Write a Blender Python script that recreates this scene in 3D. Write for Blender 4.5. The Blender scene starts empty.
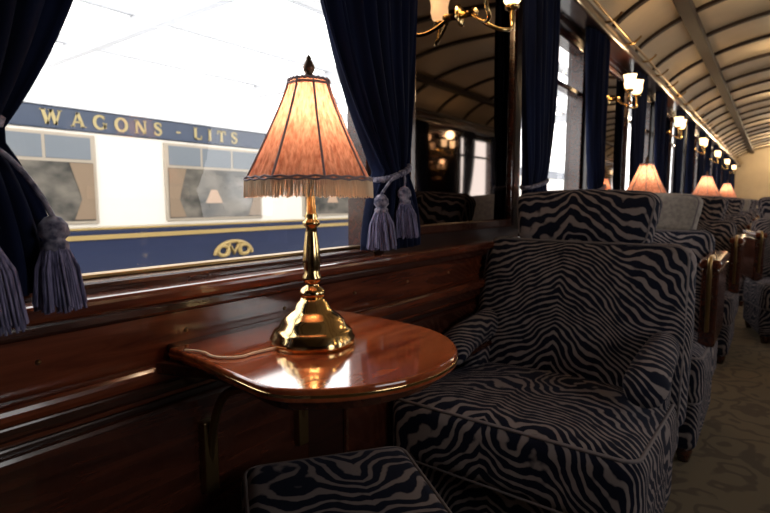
import bpy, bmesh, math, random
from mathutils import Vector, Matrix
random.seed(4)
S=bpy.context.scene
COL=S.collection
pi=math.pi
# ---------------------------------------------------------------- helpers
def link(o,parent=None):
    COL.objects.link(o)
    if parent is not None: o.parent=parent
    return o
def empty(name,loc=(0,0,0),rz=0):
    e=bpy.data.objects.new(name,None); e.location=loc; e.rotation_euler=(0,0,rz); e.empty_display_size=.05
    COL.objects.link(e); return e
def mk(name,verts,faces,mat,parent=None,smooth=True):
    me=bpy.data.meshes.new(name); me.from_pydata([tuple(v) for v in verts],[],faces)
    me.validate()
    bm=bmesh.new(); bm.from_mesh(me); bmesh.ops.recalc_face_normals(bm,faces=bm.faces); bm.to_mesh(me); bm.free()
    if smooth:
        for p in me.polygons: p.use_smooth=True
    if mat: me.materials.append(mat)
    return link(bpy.data.objects.new(name,me),parent)
def box(name,a,b,mat,parent=None,bev=0.004,seg=2):
    bm=bmesh.new(); bmesh.ops.create_cube(bm,size=1)
    for v in bm.verts:
        v.co=Vector([(a[i]+b[i])/2+v.co[i]*abs(b[i]-a[i]) for i in range(3)])
    if bev>0:
        bmesh.ops.bevel(bm,geom=bm.edges[:],offset=min(bev,.45*min(abs(b[i]-a[i]) for i in range(3))),segments=seg,affect='EDGES',profile=.5)
    me=bpy.data.meshes.new(name); bm.to_mesh(me); bm.free()
    me.materials.append(mat)
    return link(bpy.data.objects.new(name,me),parent)
def lathe(name,prof,mat,parent=None,n=40,loc=(0,0,0),rib=0,ribamp=0,axis=None):
    vs=[];fs=[]
    for (r,z) in prof:
        for k in range(n):
            a=2*pi*k/n; rr=r*(1+(ribamp*math.cos(rib*a) if rib else 0))
            vs.append(Vector((rr*math.cos(a),rr*math.sin(a),z)))
    m=len(prof)
    for i in range(m-1):
        for k in range(n):
            fs.append((i*n+k,i*n+(k+1)%n,(i+1)*n+(k+1)%n,(i+1)*n+k))
    if prof[0][0]>1e-5: fs.append(tuple(range(n)))
    if prof[-1][0]>1e-5: fs.append(tuple((m-1)*n+k for k in range(n)))
    if axis is not None:
        q=Vector((0,0,1)).rotation_difference(Vector(axis)).to_matrix()
        vs=[q@v for v in vs]
    vs=[v+Vector(loc) for v in vs]
    o=mk(name,vs,fs,mat,parent); return o
def tube(name,paths,r,mat,parent=None,cyclic=False,res=2,smoothc=False):
    cu=bpy.data.curves.new(name,'CURVE'); cu.dimensions='3D'; cu.bevel_depth=r; cu.bevel_resolution=res
    for p in paths:
        if smoothc:
            sp=cu.splines.new('NURBS'); sp.points.add(len(p)-1); sp.order_u=3; sp.use_endpoint_u=True; sp.resolution_u=6
        else:
            sp=cu.splines.new('POLY'); sp.points.add(len(p)-1)
        for i,q in enumerate(p): sp.points[i].co=(q[0],q[1],q[2],1)
        sp.use_cyclic_u=cyclic
    cu.materials.append(mat)
    cu.use_fill_caps = res!=0
    return link(bpy.data.objects.new(name,cu),parent)
def rbox(name,c,s,r,mat,parent=None,puff=None,rotY=0,rotZ=0,fn=None,nn=9):
    h=[x/2 for x in s]; r=min(r,min(h)*.98)
    def vals(hh):
        inner=hh-r; L=[]
        A=[math.tan(math.radians(45*k/4)) for k in range(4,0,-1)]
        L+=[-inner-r*a for a in A]
        L+=[-inner+2*inner*k/nn for k in range(nn+1)]
        L+=[inner+r*a for a in reversed(A)]
        return L
    V=[vals(x) for x in h]
    bm=bmesh.new()
    for ax in range(3):
        u,v=(ax+1)%3,(ax+2)%3
        for sg in (-1,1):
            g=[]
            for a in V[u]:
                row=[]
                for b in V[v]:
                    p=[0,0,0]; p[ax]=sg*h[ax]; p[u]=a; p[v]=b
                    row.append(bm.verts.new(p))
                g.append(row)
            for i in range(len(V[u])-1):
                for j in range(len(V[v])-1):
                    bm.faces.new((g[i][j],g[i+1][j],g[i+1][j+1],g[i][j+1]))
    bmesh.ops.remove_doubles(bm,verts=bm.verts,dist=1e-5)
    R=Matrix.Rotation(rotZ,3,'Z')@Matrix.Rotation(rotY,3,'Y')
    for vt in bm.verts:
        p=vt.co.copy()
        inn=Vector([max(-(h[i]-r),min(h[i]-r,p[i])) for i in range(3)])
        d=p-inn
        if d.length>1e-9: p=inn+d.normalized()*r
        if puff:
            ax,am=puff
            u,v=(ax+1)%3,(ax+2)%3
            w=(1-min(1,abs(p[u])/h[u])**2.5)*(1-min(1,abs(p[v])/h[v])**2.5)
            p[ax]+=am*w*(p[ax]/h[ax])
        if fn: p=fn(p)
        vt.co=R@p+Vector(c)
    bmesh.ops.recalc_face_normals(bm,faces=bm.faces)
    me=bpy.data.meshes.new(name); bm.to_mesh(me); bm.free()
    for p in me.polygons: p.use_smooth=True
    me.materials.append(mat)
    return link(bpy.data.objects.new(name,me),parent)
def rrect(hx,hy,r,z,c=(0,0,0),n=6):
    P=[]
    for (sx,sy,a0) in ((1,1,0),(-1,1,90),(-1,-1,180),(1,-1,270)):
        for k in range(n+1):
            a=math.radians(a0+90*k/n)
            P.append(Vector((sx*(hx-r)+r*math.cos(a)*1,sy*(hy-r)+r*math.sin(a),z)))
    return P
def copy_tree(root,name,loc,rz):
    e=empty(name,loc,rz)
    for ch in root.children:
        o=bpy.data.objects.new(ch.name,ch.data)
        COL.objects.link(o); o.parent=e
        o.location=ch.location; o.rotation_euler=ch.rotation_euler
    return e
# ---------------------------------------------------------------- materials
def pmat(name,col,rough=.5,metal=0,**k):
    m=bpy.data.materials.new(name); m.use_nodes=True
    b=m.node_tree.nodes['Principled BSDF']
    b.inputs['Base Color'].default_value=(*col,1); b.inputs['Roughness'].default_value=rough; b.inputs['Metallic'].default_value=metal
    for kk,v in k.items():
        b.inputs[kk.replace('_',' ')].default_value=v
    return m
def nodes(m): return m.node_tree.nodes,m.node_tree.links,m.node_tree.nodes['Principled BSDF']
def noise_mix(m,c1,c2,scale=(1,1,1),nscale=5,detail=6,dist=0,p0=.35,p1=.65,bump=0):
    N,L,b=nodes(m)
    tc=N.new('ShaderNodeTexCoord'); mp=N.new('ShaderNodeMapping'); mp.inputs['Scale'].default_value=scale
    L.new(tc.outputs['Object'],mp.inputs['Vector'])
    n=N.new('ShaderNodeTexNoise'); n.inputs['Scale'].default_value=nscale; n.inputs['Detail'].default_value=detail; n.inputs['Distortion'].default_value=dist
    L.new(mp.outputs[0],n.inputs['Vector'])
    cr=N.new('ShaderNodeValToRGB'); cr.color_ramp.elements[0].position=p0; cr.color_ramp.elements[1].position=p1
    cr.color_ramp.elements[0].color=(*c1,1); cr.color_ramp.elements[1].color=(*c2,1)
    L.new(n.outputs['Fac'],cr.inputs[0]); L.new(cr.outputs[0],b.inputs['Base Color'])
    if bump:
        bp=N.new('ShaderNodeBump'); bp.inputs['Strength'].default_value=bump; bp.inputs['Distance'].default_value=.002
        L.new(n.outputs['Fac'],bp.inputs['Height']); L.new(bp.outputs[0],b.inputs['Normal'])
    return m
def wood(name,c1,c2,rough=.22,scale=(1.2,12,12),coat=.6):
    m=pmat(name,c1,rough,Coat_Weight=coat,Coat_Roughness=.08)
    return noise_mix(m,c1,c2,scale,4,8,.8,.3,.7)
W_red=wood('mahogany_red',(.065,.012,.005),(.18,.042,.016))
W_dark=wood('mahogany_dark',(.012,.004,.003),(.034,.010,.006),.3)
W_rib=pmat('dark_rib_wood',(.022,.010,.006),.6)
W_table=wood('mahogany_table',(.21,.034,.011),(.45,.115,.036),.12,(2,14,2),1.0)
W_frame=wood('window_wood',(.026,.007,.004),(.075,.020,.010),.25)
brass=pmat('polished_brass',(.80,.58,.27),.14,1)
brass_d=pmat('aged_brass',(.36,.235,.10),.32,1)
finial_m=pmat('finial_bronze',(.10,.06,.04),.4,.6)
mirror=pmat('smoked_mirror',(.20,.16,.14),.03,1)
def zebra():
    m=pmat('zebra_velvet',(.02,.02,.04),.8,Sheen_Weight=.06,Sheen_Roughness=.4)
    m.node_tree.nodes['Principled BSDF'].inputs['Sheen Tint'].default_value=(.4,.55,1,1)
    m.node_tree.nodes['Principled BSDF'].inputs['Specular IOR Level'].default_value=.2
    N,L,b=nodes(m)
    tc=N.new('ShaderNodeTexCoord'); sp=N.new('ShaderNodeSeparateXYZ'); L.new(tc.outputs['Object'],sp.inputs[0])
    def M(op,a,bb=None,c=None):
        n=N.new('ShaderNodeMath'); n.operation=op
        for i,x in enumerate((a,bb,c)):
            if x is None: continue
            if isinstance(x,(int,float)): n.inputs[i].default_value=x
            else: L.new(x,n.inputs[i])
        return n.outputs[0]
    def NS(sc,det,vec=None):
        n=N.new('ShaderNodeTexNoise'); n.inputs['Scale'].default_value=sc; n.inputs['Detail'].default_value=det
        L.new(vec or tc.outputs['Object'],n.inputs['Vector']); return n.outputs['Fac']
    n1=NS(3.0,1); n2=NS(13,1); n3=NS(30,2)
    ysh=M('SUBTRACT',sp.outputs['Y'],.04)
    ay=M('ABSOLUTE',ysh)
    zz=M('ADD',sp.outputs['Z'],M('MULTIPLY',sp.outputs['X'],.85))
    ph=M('ADD',M('MULTIPLY',zz,225),M('MULTIPLY',ay,150))
    ph=M('ADD',ph,M('MULTIPLY',n1,105))
    ph=M('ADD',ph,M('MULTIPLY',n2,14))
    s=M('SINE',ph)
    s2=M('ADD',s,M('MULTIPLY',M('SUBTRACT',n3,.5),2.6))
    cr=N.new('ShaderNodeValToRGB'); cr.color_ramp.elements[0].position=.56; cr.color_ramp.elements[1].position=.82
    cr.color_ramp.elements[0].color=(.004,.006,.018,1); cr.color_ramp.elements[1].color=(.25,.21,.205,1)
    mr=M('MULTIPLY_ADD',s2,.5,.5); L.new(mr,cr.inputs[0])
    L.new(cr.outputs[0],b.inputs['Base Color'])
    bp=N.new('ShaderNodeBump'); bp.inputs['Strength'].default_value=.4; bp.inputs['Distance'].default_value=.002
    L.new(cr.outputs[0],bp.inputs['Height']); L.new(bp.outputs[0],b.inputs['Normal'])
    return m
zeb=zebra()
piping=pmat('grey_piping',(.17,.145,.15),.7)
cloth=noise_mix(pmat('linen_antimacassar',(.45,.40,.34),.8),(.22,.19,.17),(.32,.28,.24),(1,1,1),60,3)
curtm=noise_mix(pmat('navy_curtain_velvet',(.006,.010,.035),.9,Sheen_Weight=.07,Sheen_Roughness=.35),(.003,.005,.018),(.006,.011,.040),(1,1,.2),14,4)
curtm.node_tree.nodes['Principled BSDF'].inputs['Sheen Tint'].default_value=(.35,.5,.9,1)
curtm.node_tree.nodes['Principled BSDF'].inputs['Specular IOR Level'].default_value=.15
ropem=noise_mix(pmat('tieback_rope',(.16,.15,.24),.8),(.05,.05,.10),(.32,.30,.38),(1,1,1),90,2)
tassm=noise_mix(pmat('tassel_silk',(.10,.11,.24),.6,Sheen_Weight=.2),(.035,.035,.10),(.22,.20,.36),(30,30,2),9,2)
cream_c=noise_mix(pmat('ceiling_cream',(.55,.45,.32),.5),(.50,.41,.29),(.62,.52,.37),(1,1,1),2,3)
def carpet():
    m=pmat('patterned_carpet',(.2,.17,.11),.95); N,L,b=nodes(m)
    tc=N.new('ShaderNodeTexCoord'); v=N.new('ShaderNodeTexVoronoi'); v.inputs['Scale'].default_value=6; v.distance='EUCLIDEAN'
    n=N.new('ShaderNodeTexNoise'); n.inputs['Scale'].default_value=5; n.inputs['Detail'].default_value=2
    L.new(tc.outputs['Object'],n.inputs['Vector'])
    mx=N.new('ShaderNodeMixRGB'); mx.inputs[0].default_value=.25; L.new(tc.outputs['Object'],mx.inputs[1]); L.new(n.outputs['Color'],mx.inputs[2])
    L.new(mx.outputs[0],v.inputs['Vector'])
    mt=N.new('ShaderNodeMath'); mt.operation='MULTIPLY'; mt.inputs[1].default_value=20; L.new(v.outputs['Distance'],mt.inputs[0])
    sn=N.new('ShaderNodeMath'); sn.operation='SINE'; L.new(mt.outputs[0],sn.inputs[0])
    cr=N.new('ShaderNodeValToRGB'); cr.color_ramp.elements[0].position=.3; cr.color_ramp.elements[1].position=.85
    cr.color_ramp.elements[0].color=(.155,.12,.075,1); cr.color_ramp.elements[1].color=(.095,.072,.048,1)
    L.new(sn.outputs[0],cr.inputs[0]); L.new(cr.outputs[0],b.inputs['Base Color'])
    return m
carp=carpet()
def glow(name,col,st,base=(.9,.8,.6)):
    m=pmat(name,base,.3); b=m.node_tree.nodes['Principled BSDF']
    b.inputs['Emission Color'].default_value=(*col,1); b.inputs['Emission Strength'].default_value=st; return m
bulbglow=glow('lit_frosted_glass',(1,.66,.34),4)
def silk():
    m=bpy.data.materials.new('peach_silk_shade'); m.use_nodes=True; N=m.node_tree.nodes; L=m.node_tree.links
    N.clear(); out=N.new('ShaderNodeOutputMaterial')
    tc=N.new('ShaderNodeTexCoord'); n=N.new('ShaderNodeTexNoise'); n.inputs['Scale'].default_value=60
    mp=N.new('ShaderNodeMapping'); mp.inputs['Scale'].default_value=(3,3,.20); L.new(tc.outputs['Object'],mp.inputs[0]); L.new(mp.outputs[0],n.inputs['Vector'])
    cr=N.new('ShaderNodeValToRGB'); cr.color_ramp.elements[0].color=(.58,.25,.17,1); cr.color_ramp.elements[1].color=(.92,.55,.41,1)
    cr.color_ramp.elements[0].position=.3; cr.color_ramp.elements[1].position=.7
    L.new(n.outputs['Fac'],cr.inputs[0])
    d=N.new('ShaderNodeBsdfDiffuse'); t=N.new('ShaderNodeBsdfTranslucent'); mx=N.new('ShaderNodeMixShader'); mx.inputs[0].default_value=.5
    L.new(cr.outputs[0],d.inputs[0]); L.new(cr.outputs[0],t.inputs[0]); L.new(d.outputs[0],mx.inputs[1]); L.new(t.outputs[0],mx.inputs[2])
    L.new(mx.outputs[0],out.inputs[0]); return m
silkm=silk()
fringe=pmat('cream_fringe',(.85,.64,.44),.7)
ribm=pmat('mauve_braid',(.30,.24,.27),.7)
glassm=bpy.data.materials.new('window_glass'); glassm.use_nodes=True
_N=glassm.node_tree.nodes; _L=glassm.node_tree.links; _N.clear()
_o=_N.new('ShaderNodeOutputMaterial'); _t=_N.new('ShaderNodeBsdfTransparent'); _g=_N.new('ShaderNodeBsdfGlossy'); _g.inputs['Roughness'].default_value=.01
_m=_N.new('ShaderNodeMixShader'); _m.inputs[0].default_value=.04; _L.new(_t.outputs[0],_m.inputs[1]); _L.new(_g.outputs[0],_m.inputs[2]); _L.new(_m.outputs[0],_o.inputs[0])
# ---------------------------------------------------------------- constants
YL=.85; YR=-1.50; X0=-1.45; X1=16.0; P=1.90
WC=[.655+P*k for k in range(8)]; WH=.48; ZB=.812; ZT=1.78; ZC=1.95
# ---------------------------------------------------------------- walls
def side_wall(name,y,s):
    e=empty(name)
    def B(n,x0,x1,z0,z1,d0,d1,m,bev=.004):
        ya,yb=y+s*d0,y+s*d1
        return box(n,(x0,min(ya,yb),z0),(x1,max(ya,yb),z1),m,e,bev)
    B('lower_panel',X0,X1,0,.60,0,.13,W_dark)
    B('upper_panel',X0,X1,.60,ZB-.03,.0,.13,W_red)
    B('header',X0,X1,ZT,ZC+.12,0,.13,W_dark)
    xs=[X0]
    for c in WC: xs+=[c-WH,c+WH]
    xs.append(X1)
    for i in range(0,len(xs),2):
        B('pier_%d'%(i//2),xs[i],xs[i+1],ZB-.03,ZT,0,.13,W_dark)
    return e
side_wall('wall_left',YL,1); side_wall('wall_right',YR,-1)
for nm,y,s in (('left',YL,1),('right',YR,-1)):
    def bx(n,d0,d1,z0,z1,m,bev,par=None):
        ya,yb=y-s*d0,y-s*d1
        return box(n,(X0,min(ya,yb),z0),(X1,max(ya,yb),z1),m,par,bev,3)
    e=empty('trim_sill_'+nm)
    bx('sill_board',-.0,.050,.778,.806,W_red,.010,e)
    bx('sill_nose',0,.026,.755,.778,W_frame,.007,e)
    bx('chair_rail',0,.038,.640,.672,W_red,.012,e)
    bx('chair_rail_lower',0,.02,.615,.640,W_frame,.006,e)
    bx('baseboard',0,.02,0,.12,W_frame,.006,e)
    e=empty('trim_cornice_'+nm)
    bx('pelmet',0,.11,1.81,1.85,W_dark,.01,e)
    bx('cornice_mould',0,.055,1.85,1.92,W_frame,.02,e)
    bx('cornice_top',0,.035,1.92,1.96,W_dark,.01,e)
e=empty('trim_brass_studs')
k=0
x=.05
while x<1.9:
    lathe('stud_%d'%k,[(.0,.004),(.003,.003),(.0042,0)],brass_d,e,12,(x,YL-.0,.715),axis=(0,-1,0)); x+=.24; k+=1
e=empty('trim_panels_left')
for i in range(7):
    a=-.9+i*.93
    box('raised_panel_%d'%i,(a,YL-.012,.17),(a+.80,YL+.01,.59),W_frame,e,.008)
wi=1
for (y,s) in ((YL,1),(YR,-1)):
    for c in WC:
        e=empty('window_%d'%wi); wi+=1
        def B(n,x0,x1,z0,z1,d0,d1,m,bev=.004):
            ya,yb=y+s*d0,y+s*d1
            return box(n,(x0,min(ya,yb),z0),(x1,max(ya,yb),z1),m,e,bev)
        B('stile_a',c-WH,c-WH+.035,ZB-.03,ZT,.03,.10,W_frame)
        B('stile_b',c+WH-.035,c+WH,ZB-.03,ZT,.03,.10,W_frame)
        B('bottom_rail',c-WH+.035,c+WH-.035,ZB-.03,ZB+.010,.0,.10,W_frame,.008)
        B('brass_strip',c-WH+.035,c+WH-.035,ZB+.010,ZB+.017,.045,.075,brass_d,.002)
        B('top_rail',c-WH+.035,c+WH-.035,ZT-.03,ZT,.03,.10,W_frame)
        if c>1: B('transom',c-WH+.035,c+WH-.035,1.52,1.545,.04,.09,W_frame)
        mk('glass',[(c-WH+.03,y+s*.07,ZB),(c+WH-.03,y+s*.07,ZB),(c+WH-.03,y+s*.07,ZT-.02),(c-WH+.03,y+s*.07,ZT-.02)],[(0,1,2,3)],glassm,e,False)
for (y,s) in ((YL,1),(YR,-1)):
    for i in range(7):
        a=WC[i]+WH+.10; b=WC[i+1]-WH-.10
        e=empty('wall_mirror')
        def B(n,x0,x1,z0,z1,d,m,bev=.005):
            y2=y-s*d; return box(n,(x0,min(y,y2),z0),(x1,max(y,y2),z1),m,e,bev)
        B('mirror_glass',a+.03,b-.03,.88,1.72,.006,mirror,.001)
        B('frame_l',a,a+.03,.85,1.75,.018,W_frame); B('frame_r',b-.03,b,.85,1.75,.018,W_frame)
        B('frame_b',a+.03,b-.03,.85,.88,.018,W_frame); B('frame_t',a+.03,b-.03,1.72,1.75,.018,W_frame)
e=empty('wall_back'); box('panel',(X0-.1,YR-.13,0),(X0,YL+.13,2.3),W_dark,e,0)
e=empty('wall_end')
box('panel_a',(X1,YR-.13,0),(X1+.1,-.75,2.4),cream_c,e,0); box('panel_b',(X1,.05,0),(X1+.1,YL+.13,2.4),cream_c,e,0)
box('panel_top',(X1,-.75,1.85),(X1+.1,.05,2.4),cream_c,e,0)
e=empty('door_1')
box('door_lower',(X1-.05,-.78,0),(X1-.005,.08,.9),W_red,e); box('door_stile_a',(X1-.05,-.78,.9),(X1-.005,-.65,1.88),W_red,e)
box('door_stile_b',(X1-.05,-.05,.9),(X1-.005,.08,1.88),W_red,e); box('door_top',(X1-.05,-.65,1.72),(X1-.005,-.05,1.88),W_red,e)
mk('door_glass',[(X1-.03,-.65,.9),(X1-.03,-.05,.9),(X1-.03,-.05,1.72),(X1-.03,-.65,1.72)],[(0,1,2,3)],glassm,e,False)
box('floor',(X0-.1,YR-.13,-.06),(X1+.1,YL+.13,0),carp,None,0)
YC=(YL+YR)/2; HWd=(YL-YR)/2
def cz(y,off=0):
    t=max(-1,min(1,(y-YC)/(HWd)))
    return ZC+.34*(1-abs(t)**2.4)**(.75)-off
NS_=40
ys=[YC+HWd*math.sin(pi/2*(-1+2*k/NS_)) for k in range(NS_+1)]
vs=[];fs=[]
for (off) in (0,-.05):
    for x in (X0,X1+.1):
        for y in ys: vs.append((x,y,cz(y,off)))
n=NS_+1
for k in range(NS_):
    fs.append((k,k+1,n+k+1,n+k)); fs.append((2*n+k,2*n+k+1,3*n+k+1,3*n+k))
for k in (0,NS_): fs.append((k,n+k,3*n+k,2*n+k))
mk('ceiling',vs,fs,cream_c)
e=empty('trim_ceiling_ribs')
x=.2;i=0
while x<X1-.1:
    vs=[];fs=[];w=.020
    for y in ys:
        z=cz(y)
        vs+= [(x-w,y,z+.004),(x-w,y,z-.024),(x+w,y,z-.024),(x+w,y,z+.004)]
    for k in range(NS_):
        a=4*k
        for q in range(4): fs.append((a+q,a+(q+1)%4,a+4+(q+1)%4,a+4+q))
    mk('rib_%d'%i,vs,fs,W_rib,e,False); x+=P/3; i+=1
for j,(y,w) in enumerate(((.52,.04),(-1.17,.04))):
    z=cz(y); box('batten_%d'%j,(X0,y-w,z-.045),(X1,y+w,z+.01),W_rib,e,.004)
e=empty('luggage_rail')
tube('rail',[[(X0,YL-.13,1.865),(X1,YL-.13,1.865)]],.007,brass_d,e)
k=0;x=.05
while x<X1:
    tube('bracket_%d'%k,[[(x,YL-.03,1.88),(x,YL-.10,1.855),(x,YL-.15,1.865),(x,YL-.175,1.895)]],.006,brass_d,e,smoothc=True); x+=P/4;k+=1
# ---------------------------------------------------------------- curtains
def tassel(parent,loc,L=.10,R=.036,lean=(0,0)):
    x,y,z=loc
    lathe('tassel_head',[(0,.0),(.009,-.003),(.016,-.012),(.018,-.024),(.012,-.032),(.016,-.036),(.016,-.044),(.013,-.048)],ropem,parent,20,loc,rib=10,ribamp=.06)
    ps=[]
    for k in range(170):
        a=random.random()*2*pi; q=math.sqrt(random.random()*.8+.2)
        r0=.014*q; r1=R*q*(.9+.2*random.random()); l=L*(.90+.14*random.random())
        ps.append([(x+r0*math.cos(a),y+r0*math.sin(a),z-.042),
                   (x+r1*.8*math.cos(a)+lean[0]*.4,y+r1*.8*math.sin(a)+lean[1]*.4,z-.042-l*.35),
                   (x+r1*math.cos(a+.1)+lean[0],y+r1*math.sin(a+.1)+lean[1],z-.042-l)])
    tube('tassel_skirt',ps,.0019,tassm,parent,res=0)
def curtain(y,s,xo,xi_top,xt0,xt1,ztie,xb0,xb1,zbot=.83,tass=(),pw=2.6,folds=7):
    e=empty('curtain'); yc=y-s*.055
    nu,nz=110,56; vs=[];fs=[]
    ztop=1.81
    for j in range(nz+1):
        z=ztop+(zbot-ztop)*j/nz
        if z>=ztie:
            t=(ztop-z)/(ztop-ztie); f=t**2.2
            a=xo+(xt0-xo)*f; b=xi_top+(xt1-xi_top)*(t**pw)
        else:
            t=(ztie-z)/(ztie-zbot); f=math.sin(t*pi/2)**.8
            a=xt0+(xb0-xt0)*f; b=xt1+(xb1-xt1)*f
        w=abs(b-a)
        amp=.011+.010*(1-min(1,w/.35))
        pinch=math.exp(-((z-ztie)/.05)**2)
        for i in range(nu+1):
            u=i/nu
            ph=2*pi*folds*u+.6*math.sin(3*z+u*5)
            yy=yc-s*(amp*math.cos(ph)+.014*math.sin(pi*u)*(1+.8*(1-pinch)))
            yy+= .004*math.sin(2*pi*17*u+z*4)
            vs.append((a+(b-a)*u+.006*math.sin(ph*1.0+1.2),yy,z))
    for j in range(nz):
        for i in range(nu):
            q=j*(nu+1)+i; fs.append((q,q+1,q+nu+2,q+nu+1))
    o=mk('drape',vs,fs,curtm,e)
    md=o.modifiers.new('s','SOLIDIFY'); md.thickness=.004
    xc=(xt0+xt1)/2; rx=abs(xt1-xt0)/2+.008
    for q in range(3):
        P_=[]
        for k in range(61):
            a=2*pi*k/60; tw=24*a/2+q*2*pi/3
            P_.append((xc+(rx+.005*math.cos(tw))*math.cos(a),yc-s*.008+(.036+.005*math.cos(tw))*math.sin(a)*.95,ztie+.005*math.sin(tw)+.02*math.cos(a)))
        tube('rope_%d'%q,[P_],.0045,ropem,e)
    yt=yc-s*.050
    for (dx,dz,L,R) in tass:
        tx=xc+dx
        tube('tassel_cord',[[(xc,yt+s*.010,ztie),(tx*.6+xc*.4,yt-s*.004,ztie-.008),(tx,yt,ztie-.02+dz)]],.0035,ropem,e,smoothc=True)
        tassel(e,(tx,yt,ztie-.018+dz),L,R)
    return e
curtain(YL,1,1.20,.765,1.135,1.035,1.02,1.20,.97,tass=((-.10,-.035,.088,.034),(-.005,-.015,.085,.036)))
curtain(YL,1,.02,.415,.14,.235,1.03,.10,.30,tass=((.018,-.070,.105,.038),(.095,-.080,.080,.030)),pw=2.7)
for c in WC[1:]:
    curtain(YL,1,c-WH-.16,c-WH+.22,c-WH-.10,c-WH+.10,1.02,c-WH-.12,c-WH+.14)
    curtain(YL,1,c+WH+.10,c+WH-.29,c+WH+.05,c+WH-.12,1.02,c+WH+.09,c+WH-.15)
for c in WC[:4]:
    curtain(YR,-1,c-WH-.06,c-WH+.24,c-WH-.03,c-WH+.08,1.02,c-WH-.07,c-WH+.12)
    curtain(YR,-1,c+WH+.06,c+WH-.24,c+WH+.03,c+WH-.08,1.02,c+WH+.07,c+WH-.12)
# ---------------------------------------------------------------- table
def catmull(pts,n=6):
    out=[]
    for i in range(len(pts)-1):
        p0=Vector(pts[max(0,i-1)]);p1=Vector(pts[i]);p2=Vector(pts[i+1]);p3=Vector(pts[min(len(pts)-1,i+2)])
        for k in range(n):
            t=k/n
            out.append(.5*((2*p1)+(-p0+p2)*t+(2*p0-5*p1+4*p2-p3)*t*t+(-p0+3*p1-3*p2+p3)*t**3))
    out.append(Vector(pts[-1])); return [tuple(p) for p in out]
def table(cx,hx,yf,ymid,z=.70,name='side_table',bracket=True,custom=None):
    e=empty(name)
    if custom: pts=custom
    else:
        pts=[(cx-hx,YL-.036)]
        n=40
        for k in range(n+1):
            a=pi+pi*k/n; c=math.cos(a); s=math.sin(a); pw=.62
            pts.append((cx+hx*math.copysign(abs(c)**pw,c),ymid-(ymid-yf)*abs(s)**pw))
        pts.append((cx+hx,YL-.036))
    def slab(nm,sc,z0,z1,m,bev):
        bm=bmesh.new()
        vv=[]
        for p in pts:
            q=Vector(p)
            if q.y<YL-.04:
                d=(q-Vector((cx,ymid+.05))); q=q+d.normalized()*sc
            else: q.x+=math.copysign(sc,q.x-cx)
            vv.append(bm.verts.new((q.x,q.y,z0)))
        f=bm.faces.new(vv)
        r=bmesh.ops.extrude_face_region(bm,geom=[f])
        for v in r['geom']:
            if isinstance(v,bmesh.types.BMVert): v.co.z=z1
        bmesh.ops.recalc_face_normals(bm,faces=bm.faces)
        if bev:
            ed=[x for x in bm.edges if abs(x.verts[0].co.z-x.verts[1].co.z)<1e-6]
            bmesh.ops.bevel(bm,geom=ed,offset=bev,segments=3,affect='EDGES',profile=.5)
        me=bpy.data.meshes.new(nm); bm.to_mesh(me); bm.free(); me.materials.append(m)
        return link(bpy.data.objects.new(nm,me),e)
    slab('top',0,z-.020,z,W_table,.004)
    slab('brass_edge',.0015,z-.013,z-.008,brass,.001)
    slab('under_apron',-.025,z-.040,z-.020,W_frame,.003)
    box('wall_cleat',(cx-hx+.02,YL-.036,z-.06),(cx+hx-.02,YL,z-.002),W_frame,e)
    if bracket:
        for q in (-.12,.12):
            tube('bracket',[[(cx+q,YL-.02,z-.26),(cx+q,YL-.03,z-.16),(cx+q,YL-.10,z-.06),(cx+q,ymid-.04,z-.044)]],.008,brass_d,e,smoothc=True)
            box('bracket_plate',(cx+q-.015,YL-.030,z-.30),(cx+q+.015,YL-.005,z-.16),brass_d,e,.003)
    return e
T1=[(.475,YL-.036)]+catmull([(.470,.72),(.455,.60),(.450,.545),(.458,.510),(.490,.466),(.535,.428),(.60,.398),(.68,.390),(.75,.408),(.815,.458),(.856,.525),(.872,.60),(.880,.72)])+[(.882,YL-.036)]
table(.675,.205,.385,.56,custom=T1)
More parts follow.
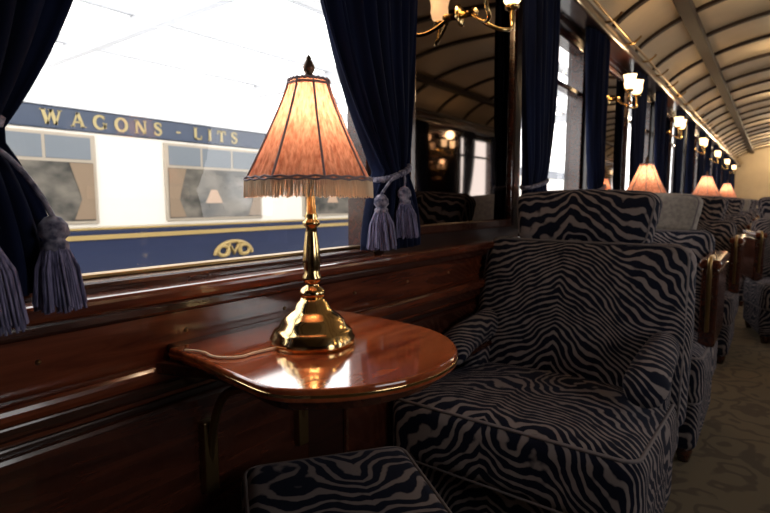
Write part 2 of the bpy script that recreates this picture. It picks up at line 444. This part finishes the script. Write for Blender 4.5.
# ---------------------------------------------------------------- lamp
def lamp(x,y,z0,name='table_lamp',detail=True,rot=0.2):
    e=empty(name,(x,y,z0),rot)
    lathe('base',[(.072,0),(.0735,.004),(.073,.014),(.069,.018),(.0685,.024),(.064,.028),(.058,.032),(.054,.042),(.047,.050),(.038,.056),(.032,.062),(.0275,.072),(.021,.078),(.018,.084)],brass,e,64,rib=6,ribamp=.018)
    lathe('stem',[(.017,.080),(.022,.086),(.023,.092),(.019,.098),(.012,.103),(.011,.108),(.016,.112),(.017,.118),(.013,.124),(.0145,.135),(.0155,.150),(.0135,.172),(.0105,.195),(.0095,.205),(.0145,.209),(.0150,.214),(.010,.219),(.012,.224),(.009,.230),(.007,.26),(.006,.30),(.012,.305),(.012,.335),(.004,.34)],brass,e,32)
    zb,zt=.282,.450; n=240; m=24; vs=[];fs=[]
    for j in range(m+1):
        t=j/m; r=.032+(.107-.032)*(1-t)**1.15 ; z=zb+(zt-zb)*t
        for k in range(n):
            a=2*pi*k/n; lob=abs(math.sin(4*a))
            rr=r*(1-.045*lob)*(1+.016*math.cos(56*a)+.009*math.cos(29*a+1))
            vs.append((rr*math.cos(a),rr*math.sin(a),z))
    for j in range(m):
        for k in range(n): fs.append((j*n+k,j*n+(k+1)%n,(j+1)*n+(k+1)%n,(j+1)*n+k))
    mk('shade',vs,fs,silkm,e)
    ribs=[]
    for q in range(8):
        a=2*pi*q/8; ribs.append([((.0335+(.1090-.0335)*(1-t/12)**1.15)*math.cos(a),(.0335+(.1090-.0335)*(1-t/12)**1.15)*math.sin(a),zb+(zt-zb)*t/12) for t in range(13)])
    tube('shade_ribs',ribs,.0019,ribm,e)
    def ring(R,z,w=0,nn=96): return [(R*(1-.045*abs(math.sin(8*pi*k/nn)))*math.cos(2*pi*k/nn),R*(1-.045*abs(math.sin(8*pi*k/nn)))*math.sin(2*pi*k/nn),z+w*math.cos(48*pi*k/nn)) for k in range(nn)]
    tube('shade_braid_bottom',[ring(.110,zb+.002,.0012),ring(.1095,zb+.006,-.0012)],.0018,ribm,e,cyclic=True)
    tube('shade_braid_top',[ring(.0350,zt,.001),ring(.0350,zt-.006)],.0022,ribm,e,cyclic=True)
    ps=[]
    cnt=380 if detail else 140
    for k in range(cnt):
        a=2*pi*(k+random.random()*.5)/cnt; R=.1105*(1-.045*abs(math.sin(4*a))); a2=a+random.uniform(-.012,.012)
        ps.append([(R*math.cos(a),R*math.sin(a),zb+.001),((R+.001)*math.cos(a2),(R+.001)*math.sin(a2),zb-.022-.005*random.random())])
    tube('shade_fringe',ps,.00085 if detail else .002,fringe,e,res=0)
    lathe('finial',[(.012,.450),(.017,.454),(.010,.458),(.006,.462),(.009,.467),(.010,.473),(.007,.480),(.004,.485),(.0045,.488),(.0,.494)],finial_m,e,20)
    tube('shade_spider',[[(-.032,0,.448),(.032,0,.448)],[(0,-.032,.448),(0,.032,.448)],[(0,0,.33),(0,0,.452)]],.0016,brass_d,e)
    lathe('bulb',[(0,.336),(.012,.340),(.018,.355),(.019,.365),(.014,.380),(0,.388)],bulbglow,e,20)
    l=bpy.data.lights.new('bulb_light','POINT'); l.energy=1.45 if detail else 1.7; l.color=(1,.72,.46); l.shadow_soft_size=.03
    lo=bpy.data.objects.new('bulb_light',l); lo.location=(0,0,.385); link(lo,e)
    return e
L1=lamp(.645,.640,.700)
tube('lamp_cord',[[(-.06,.03,.004),(-.10,.05,.003),(-.13,.05,.003),(-.15,.09,.003),(-.13,.13,.004),(-.14,.16,.004)]],.0022,fringe,L1,smoothc=True)
table(3.15,.19,.44,.60,bracket=False)
lamp(3.15,.57,.70,detail=False)
table(4.95,.20,.34,.50,bracket=False)
lamp(4.95,.45,.70,detail=False)
table(7.2,.20,.34,.50,bracket=False)
lamp(7.2,.45,.70,detail=False)
# ---------------------------------------------------------------- armchair (faces local -X, origin floor, front centre)
def armchair(name,loc,rz,antim=None,woodarm=False):
    e=empty(name,loc,rz)
    rbox('base',(.30,0,.16),(.56,.62,.22),.03,zeb,e)
    for sx in (.06,.54):
        for sy in (-.27,.27):
            lathe('foot_%d_%d'%(sx*100,sy*100),[(.018,0),(.024,.02),(.028,.04),(.026,.065)],W_frame,e,16,(sx,sy,0))
    sl=.030; zc=.310
    def slope(p):
        p=p.copy(); p.z+= -sl*(p.x/.54) ; return p
    rbox('seat_cushion',(.265,0,zc),(.59,.65,.185),.045,zeb,e,puff=(2,.022),fn=slope)
    for zz in (1,-1):
        r=.045; pr=rrect(.295-r+.74*r,.325-r+.74*r,.04,0)
        tube('seat_piping_%s'%('top' if zz>0 else 'bottom'),[[(.265+p.x,p.y,zc+zz*(.0925-r+.74*r)-sl*(p.x/.54)) for p in pr]],.0045,piping,e,cyclic=True)
    ang=math.radians(14); bc=Vector((.595,0,.548)); H=.275
    BW=.34 if not woodarm else .29
    def bk(p):
        p=p.copy(); p.x-= .035*(abs(p.y)/.33)**2.2*(.4+.6*max(0,(.25-p.z)/.5))
        p.y*=1-.04*max(0,p.z)/.3
        return p
    rbox('backrest',bc,(.13,2*BW,2*H),.05,zeb,e,puff=(0,.03),rotY=ang,fn=bk)
    R=Matrix.Rotation(ang,3,'Y')
    r=.05; pr=rrect(BW-r+.72*r,H-r+.72*r,.045,0)
    tube('back_piping',[[R@bk(Vector((-.065+r-.72*r,p.x,p.y)))+bc for p in pr]],.004,piping,e,cyclic=True)
    hc=Vector((.672,.012,.888)); R2=Matrix.Rotation(math.radians(9),3,'Y')
    def hd(p):
        p=p.copy(); p.y*=1+.06*p.z/.09; p.z-=.012*(p.y/.22)**2*(1 if p.z>0 else 0); return p
    rbox('headrest',hc,(.105,.45,.20),.04,antim or zeb,e,puff=(0,.012),rotY=math.radians(9),fn=hd)
    r=.04; pr=rrect(.225-r+.72*r,.10-r+.72*r,.035,0)
    tube('head_piping',[[R2@hd(Vector((-.0525+r-.72*r,p.x,p.y)))+hc for p in pr]],.0035,piping,e,cyclic=True)
    for sy in (-1,1):
        sd='l' if sy<0 else 'r'
        if woodarm:
            yy=sy*.305
            box('arm_box_'+sd,(.20,yy-.028,.40),(.60,yy+.028,.70),W_frame,e,.01,3)
            box('arm_cap_'+sd,(.17,yy-.036,.70),(.62,yy+.036,.735),W_red,e,.014,3)
            tube('arm_brass_'+sd,[[(.198,yy,.46),(.190,yy,.52),(.168,yy,.66),(.168,yy,.735),(.20,yy,.742),(.28,yy,.738)]],.008,brass_d,e,smoothc=True)
            tube('arm_brass_rail_'+sd,[[(.198,yy-.028,.690),(.60,yy-.030,.690)],[(.198,yy+.028,.690),(.60,yy+.030,.690)]],.004,brass,e)
        else:
            def arm(p):
                p=p.copy(); p.z+=-.03*((p.x)/.17)**2*(1 if p.x<0 else 0)+.015*(p.x/.17); p.y*=1-.15*(p.x/.17); return p
            rbox('arm_pad_'+sd,(.375,sy*.275,.515),(.33,.095,.100),.046,zeb,e,fn=arm)
            box('arm_rail_'+sd,(.24,sy*.275-.028,.452),(.55,sy*.275+.028,.472),W_frame,e,.008,3)
            rbox('arm_side_'+sd,(.46,sy*.278,.42),(.20,.055,.12),.02,zeb,e)
    return e
C1=armchair('armchair',(1.15,.505,0),0)
C2=armchair('armchair',(2.06,.48,0),0,cloth,True)
C3=armchair('armchair',(3.50,.47,0),0,None,True)
copy_tree(C3,'armchair',(5.60,.46,0),0)
copy_tree(C2,'armchair',(7.65,.47,0),0)
copy_tree(C3,'armchair',(9.4,.47,0),0)
copy_tree(C3,'armchair',(11.4,.47,0),0)
copy_tree(C3,'armchair',(4.25,-.28,0),math.radians(12))
copy_tree(C3,'armchair',(6.3,-.42,0),math.radians(10))
copy_tree(C3,'armchair',(9.0,-.55,0),0)
copy_tree(C1,'armchair',(2.3,-1.10,0),0)
copy_tree(C1,'armchair',(.22,.48,0),pi)
def stool(loc,rz):
    e=empty('footstool',loc,rz)
    rbox('stool_body',(0,0,.335),(.40,.34,.20),.03,zeb,e,puff=(2,.012))
    r=.03; pr=rrect(.20-r+.74*r,.17-r+.74*r,.03,0)
    tube('stool_piping',[[(p.x,p.y,.335+.10-r+.74*r) for p in pr]],.0045,piping,e,cyclic=True)
    for sx in (-1,1):
        for sy in (-1,1):
            lathe('leg_%d%d'%(sx+1,sy+1),[(.012,0),(.016,.03),(.022,.16),(.024,.24)],W_frame,e,14,(sx*.16,sy*.13,0))
v=Vector((-.59,-.81)); u=Vector((-.81,.59)); c=Vector((.885,.61))+u*.17+v*.20
stool((c.x,c.y,0),math.atan2(v.y,v.x))
# ---------------------------------------------------------------- sconces
def sconce(x,y,s,z=1.50,light=3.0):
    e=empty('wall_sconce')
    lathe('backplate',[(.0,.014),(.02,.012),(.034,.006),(.038,0)],brass,e,28,(x,y,z),axis=(0,-s,0))
    lathe('boss',[(.0,.06),(.012,.055),(.016,.045),(.010,.03),(.012,0)],brass,e,20,(x,y-s*.01,z),axis=(0,-s,0))
    for q in (-1,1):
        tx=x+q*.095; ty=y-s*.14
        tube('arm',[[(x,y-s*.045,z),(x+q*.03,y-s*.10,z-.05),(x+q*.075,y-s*.15,z-.055),(tx,ty,z-.02),(tx,ty,z+.02)]],.0065,brass,e,smoothc=True)
        lathe('cup',[(.006,0),(.020,.006),(.024,.014),(.016,.020)],brass,e,20,(tx,ty,z+.012))
        lathe('glass_shade',[(.014,.0),(.026,.012),(.031,.032),(.029,.052),(.033,.072),(.037,.080),(.034,.080),(.026,.052),(.0,.02)],bulbglow,e,24,(tx,ty,z+.03),rib=8,ribamp=.03)
    if light:
        l=bpy.data.lights.new('sconce_light','POINT'); l.energy=light; l.color=(1,.66,.35); l.shadow_soft_size=.05
        lo=bpy.data.objects.new('sconce_light',l); lo.location=(x,y-s*.16,z+.17); link(lo,e)
for i in range(7):
    sconce((WC[i]+WC[i+1])/2-(.10 if i else .07),YL,1,1.54 if i==0 else 1.56,light=(2.2 if i<1 else 3) if i<6 else 0)
    sconce((WC[i]+WC[i+1])/2-.10,YR,-1,1.53,light=1.6 if i<3 else 0)
def clight(x,y,en=4):
    e=empty('ceiling_lamp'); z=cz(y)-.005
    lathe('rose',[(.045,0),(.040,-.012),(.015,-.02),(.012,-.04),(.0,-.045)],brass,e,24,(x,y,z))
    lathe('glass_bowl',[(.012,-.03),(.035,-.04),(.045,-.06),(.035,-.082),(0,-.092)],bulbglow,e,24,(x,y,z))
    l=bpy.data.lights.new('ceiling_light','POINT'); l.energy=en; l.color=(1,.72,.42); l.shadow_soft_size=.06
    lo=bpy.data.objects.new('ceiling_light',l); lo.location=(x,y,z-.16); link(lo,e)
for x,en in ((3.95,2.5),(5.6,3.5),(8.0,5),(10.5,9),(13.0,25),(15.0,35)): clight(x,.05 if x<5 else -.02,en)
# ---------------------------------------------------------------- exterior
e=empty('opposite_train_car')
creamt=pmat('cream_paint',(.80,.76,.68),.35); navyt=pmat('navy_paint',(.020,.029,.070),.3); goldt=pmat('gold_leaf_paint',(.40,.28,.10),.45)
goldl=pmat('gold_lettering',(.46,.37,.17),.45)
bandt=pmat('letterboard_blue',(.045,.065,.11),.35)
greyg=noise_mix(pmat('train_window_glass',(.1,.11,.12),.08),(.06,.06,.055),(.20,.18,.15),(2,1,3),2,3)
greyl=pmat('train_transom_glass',(.20,.225,.25),.1); fr=pmat('train_window_frame',(.42,.36,.28),.4); cur=pmat('train_curtain_tan',(.24,.17,.11),.8)
roofm=pmat('train_roof_white',(.75,.77,.80),.5); shadeg=pmat('distant_lampshade',(.45,.30,.20),.7)
Y=4.5
box('body',(-9,Y,.72),(14,Y+2.6,1.51),creamt,e,.02)
box('lower_body',(-9,Y-.01,-.5),(14,Y+2.6,.72),navyt,e,.02)
box('letterboard',(-9,Y-.015,1.505),(14,Y+2.6,1.675),bandt,e,.01)
box('gold_line_upper',(-9,Y-.02,.712),(14,Y,.728),goldt,e,.002)
box('gold_line_lower',(-9,Y-.022,.63),(14,Y-.008,.668),goldt,e,.002)
box('gutter',(-9,Y-.03,1.675),(14,Y+2.6,1.70),roofm,e,.005)
vs=[];fs=[];nn=16
for x in (-9,14):
    for k in range(nn+1):
        a=pi*k/nn; vs.append((x,Y+1.3-1.3*math.cos(a),1.70+.45*math.sin(a)**.8))
for k in range(nn): fs.append((k,k+1,nn+2+k,nn+1+k))
mk('roof',vs,fs,roofm,e)
for i,x0 in enumerate([-4.35,-2.6,-.85,.96,2.68,4.42,6.18,7.9,9.7]):
    x1=x0+1.06
    box('window_frame_%d'%i,(x0-.03,Y-.02,.765),(x1+.03,Y+.02,1.48),fr,e,.006)
    box('window_pane_%d'%i,(x0,Y-.024,.79),(x1,Y-.015,1.255),greyg,e,0)
    for q in range(3):
        w=(x1-x0)/3; box('transom_%d_%d'%(i,q),(x0+q*w+.012,Y-.024,1.28),(x0+(q+1)*w-.012,Y-.015,1.455),greyl,e,0)
    for (a,b) in ((x0,x0+.18),(x1-.18,x1)):
        vs=[];fs=[]
        for j in range(9):
            z=.80+.45*j/8; wv=(b-a)*(.55+.45*abs(j-3)/5) if j>3 else (b-a)*(.55+.12*(3-j))
            xa=a if a==x0 else b-wv
            vs+=[(xa,Y-.030,z),(xa+wv,Y-.030,z)]
        for j in range(8): fs.append((2*j,2*j+1,2*j+3,2*j+2))
        mk('tan_curtain_%d'%i,vs,fs,cur,e,False)
    xm=(x0+x1)/2-.05
    mk('window_lampshade_%d'%i,[(xm-.10,Y-.027,.93),(xm+.10,Y-.027,.93),(xm+.035,Y-.027,1.06),(xm-.035,Y-.027,1.06)],[(0,1,2,3)],shadeg,e,False)
def letter(ch):
    Q=[]
    def st(p,q,w): Q.append([(p[0]-w/2,p[1]),(p[0]+w/2,p[1]),(q[0]+w/2,q[1]),(q[0]-w/2,q[1])])
    def bar(x0,x1,y,h): Q.append([(x0,y-h/2),(x1,y-h/2),(x1,y+h/2),(x0,y+h/2)])
    def sf(x,y,w): bar(x-w/2,x+w/2,.035 if y==0 else .965,.07)
    def rib(pts,ws):
        L=[];R=[]
        for i,p in enumerate(pts):
            a=Vector(pts[max(0,i-1)]); b=Vector(pts[min(len(pts)-1,i+1)]); d=(b-a).normalized(); nn=Vector((-d.y,d.x))*ws[i]/2
            L.append(tuple(Vector(p)+nn)); R.append(tuple(Vector(p)-nn))
        for i in range(len(pts)-1): Q.append([L[i],L[i+1],R[i+1],R[i]])
    T,t=.25,.14
    if ch=='W': st((.15,1),(.42,0),T); st((.42,0),(.68,1),t); st((.68,1),(.95,0),T); st((.95,0),(1.22,1),t); sf(.15,1,.38); sf(.68,1,.34); sf(1.22,1,.3); w=1.35
    elif ch=='A': st((.50,1),(.15,0),t); st((.50,1),(.85,0),T); bar(.27,.72,.33,.12); sf(.15,0,.3); sf(.85,0,.4); w=1.02
    elif ch=='N': st((.16,0),(.16,1),t); st((.18,1),(.82,0),T); st((.84,0),(.84,1),t); sf(.16,0,.32); sf(.14,1,.3); sf(.84,1,.32); w=1.0
    elif ch=='L': st((.22,0),(.22,1),T); bar(.1,.82,.07,.14); sf(.22,1,.42); st((.78,0),(.78,.36),.12); w=.88
    elif ch=='I': st((.24,0),(.24,1),T); sf(.24,1,.42); sf(.24,0,.42); w=.48
    elif ch=='T': st((.45,0),(.45,1),T); bar(.0,.90,.93,.14); st((.05,.66),(.05,1),.12); st((.85,.66),(.85,1),.12); sf(.45,0,.4); w=.9
    elif ch=='-': bar(.05,.45,.42,.13); w=.5
    elif ch=='O':
        pts=[(.5+.40*math.cos(a),.5+.46*math.sin(a)) for a in [2*pi*k/28 for k in range(29)]]; rib(pts,[t+(T-t)*abs(math.cos(2*pi*k/28)) for k in range(29)]); w=1.0
    elif ch=='G':
        A=[math.radians(45+ (340-45)*k/24) for k in range(25)]
        rib([(.5+.40*math.cos(a),.5+.46*math.sin(a)) for a in A],[t+(T-t)*abs(math.cos(a))*(1 if a<5 else .6) for a in A]); st((.84,.08),(.84,.44),T*.9); bar(.66,1.0,.44,.07); st((.80,.72),(.80,.98),.07); w=1.03
    elif ch=='S':
        P_=catmull([(.66,.76),(.58,.90),(.40,.955),(.20,.88),(.17,.70),(.38,.54),(.60,.40),(.64,.22),(.46,.05),(.24,.07),(.12,.25)],4)
        m=len(P_); rib(P_,[t+(T*1.05-t)*math.exp(-((k/(m-1)-.5)/.17)**2) for k in range(m)]); st((.67,.70),(.67,.95),.07); st((.11,.05),(.11,.32),.07); w=.80
    else: w=.10
    return Q,w
word='WAGONS - LITS'; H=.112; tot=sum(letter(c)[1] for c in word)*H; xs0,xs1=1.66,3.47
gap=(xs1-xs0-tot)/(len(word)-1); x=xs0
for ch in word:
    Q,w=letter(ch)
    if Q:
        vs=[];fs=[]
        for q in Q:
            b=len(vs); vs+=[(x+p[0]*H,Y-.022,1.535+p[1]*H) for p in q]; fs.append((b,b+1,b+2,b+3))
        mk('letter_'+(ch if ch!='-' else 'dash'),vs,fs,goldl,e,False)
    x+=w*H+gap
ex=3.38; ez=.455
for (dx) in (-.13,.13):
    tube('emblem_ring',[[(ex+dx+.065*math.cos(2*pi*k/32),Y-.022,ez-.01+.050*math.sin(2*pi*k/32)) for k in range(32)]],.020,goldt,e,cyclic=True)
tube('emblem_m',[[(ex-.09,Y-.024,ez-.06),(ex-.06,Y-.024,ez+.06),(ex,Y-.024,ez-.04),(ex+.06,Y-.024,ez+.06),(ex+.09,Y-.024,ez-.06)]],.022,goldt,e)
tube('emblem_scroll',[[(ex+.23*math.cos(a),Y-.022,ez-.05+.13*math.sin(a)) for a in [pi*k/24 for k in range(25)]]],.018,goldt,e)
conc=noise_mix(pmat('platform_concrete',(.4,.4,.4),.9),(.34,.34,.34),(.45,.44,.43),(1,1,1),3,5)
box('station_platform',(-12,1.3,-1.0),(18,4.1,-.35),conc,None,.01)
box('track_ground',(-12,-14,-1.3),(18,16,-1.0),conc,None,0)
steel=pmat('canopy_steel_grey',(.36,.37,.39),.5)
e=empty('station_canopy')
for i,x in enumerate(range(-8,20,4)):
    box('beam_%d'%i,(x,1.5,3.3),(x+.12,12,3.55),steel,e,.01)
for i,y in enumerate((2.2,3.6,5.2,7.4,9.6)):
    box('purlin_%d'%i,(-12,y,3.55),(20,y+.10,3.7),steel,e,.01)
box('gutter_panel',(-12,2.6,3.72),(20,3.3,3.76),steel,e,.0)
for i,x in enumerate(range(-8,20,8)):
    lathe('column_%d'%i,[(.10,-1),(.10,-.8),(.07,-.75),(.07,3.2),(.12,3.3)],steel,e,20,(x+.06,8.2,0))
# ---------------------------------------------------------------- world & camera
w=bpy.data.worlds.new('World'); S.world=w; w.use_nodes=True
bg=w.node_tree.nodes['Background']; bg.inputs[0].default_value=(1,.98,.96,1); bg.inputs[1].default_value=4.2
for (y,s) in ((YL,1),(YR,-1)):
    for c in WC[:4]:
        l=bpy.data.lights.new('window_portal','AREA'); l.shape='RECTANGLE'; l.size=WH*2-.06; l.size_y=ZT-ZB; l.cycles.is_portal=True
        o=bpy.data.objects.new('window_portal',l); o.location=(c,y+s*.12,(ZT+ZB)/2); o.rotation_euler=(-pi/2*s if s==1 else pi/2,0,0)
        link(o)
th=math.radians(36.7); ph=math.radians(6.1)
cam=bpy.data.cameras.new('camera'); co=bpy.data.objects.new('camera',cam); COL.objects.link(co)
co.location=(0,0,.95)
f=Vector((math.cos(th)*math.cos(ph),math.sin(th)*math.cos(ph),-math.sin(ph)))
co.rotation_euler=f.to_track_quat('-Z','Y').to_euler()
cam.sensor_width=36; cam.lens=24.3; cam.clip_start=.02
cam.dof.use_dof=True; cam.dof.focus_distance=.95; cam.dof.aperture_fstop=5.6
S.camera=co
S.view_settings.view_transform='Standard'
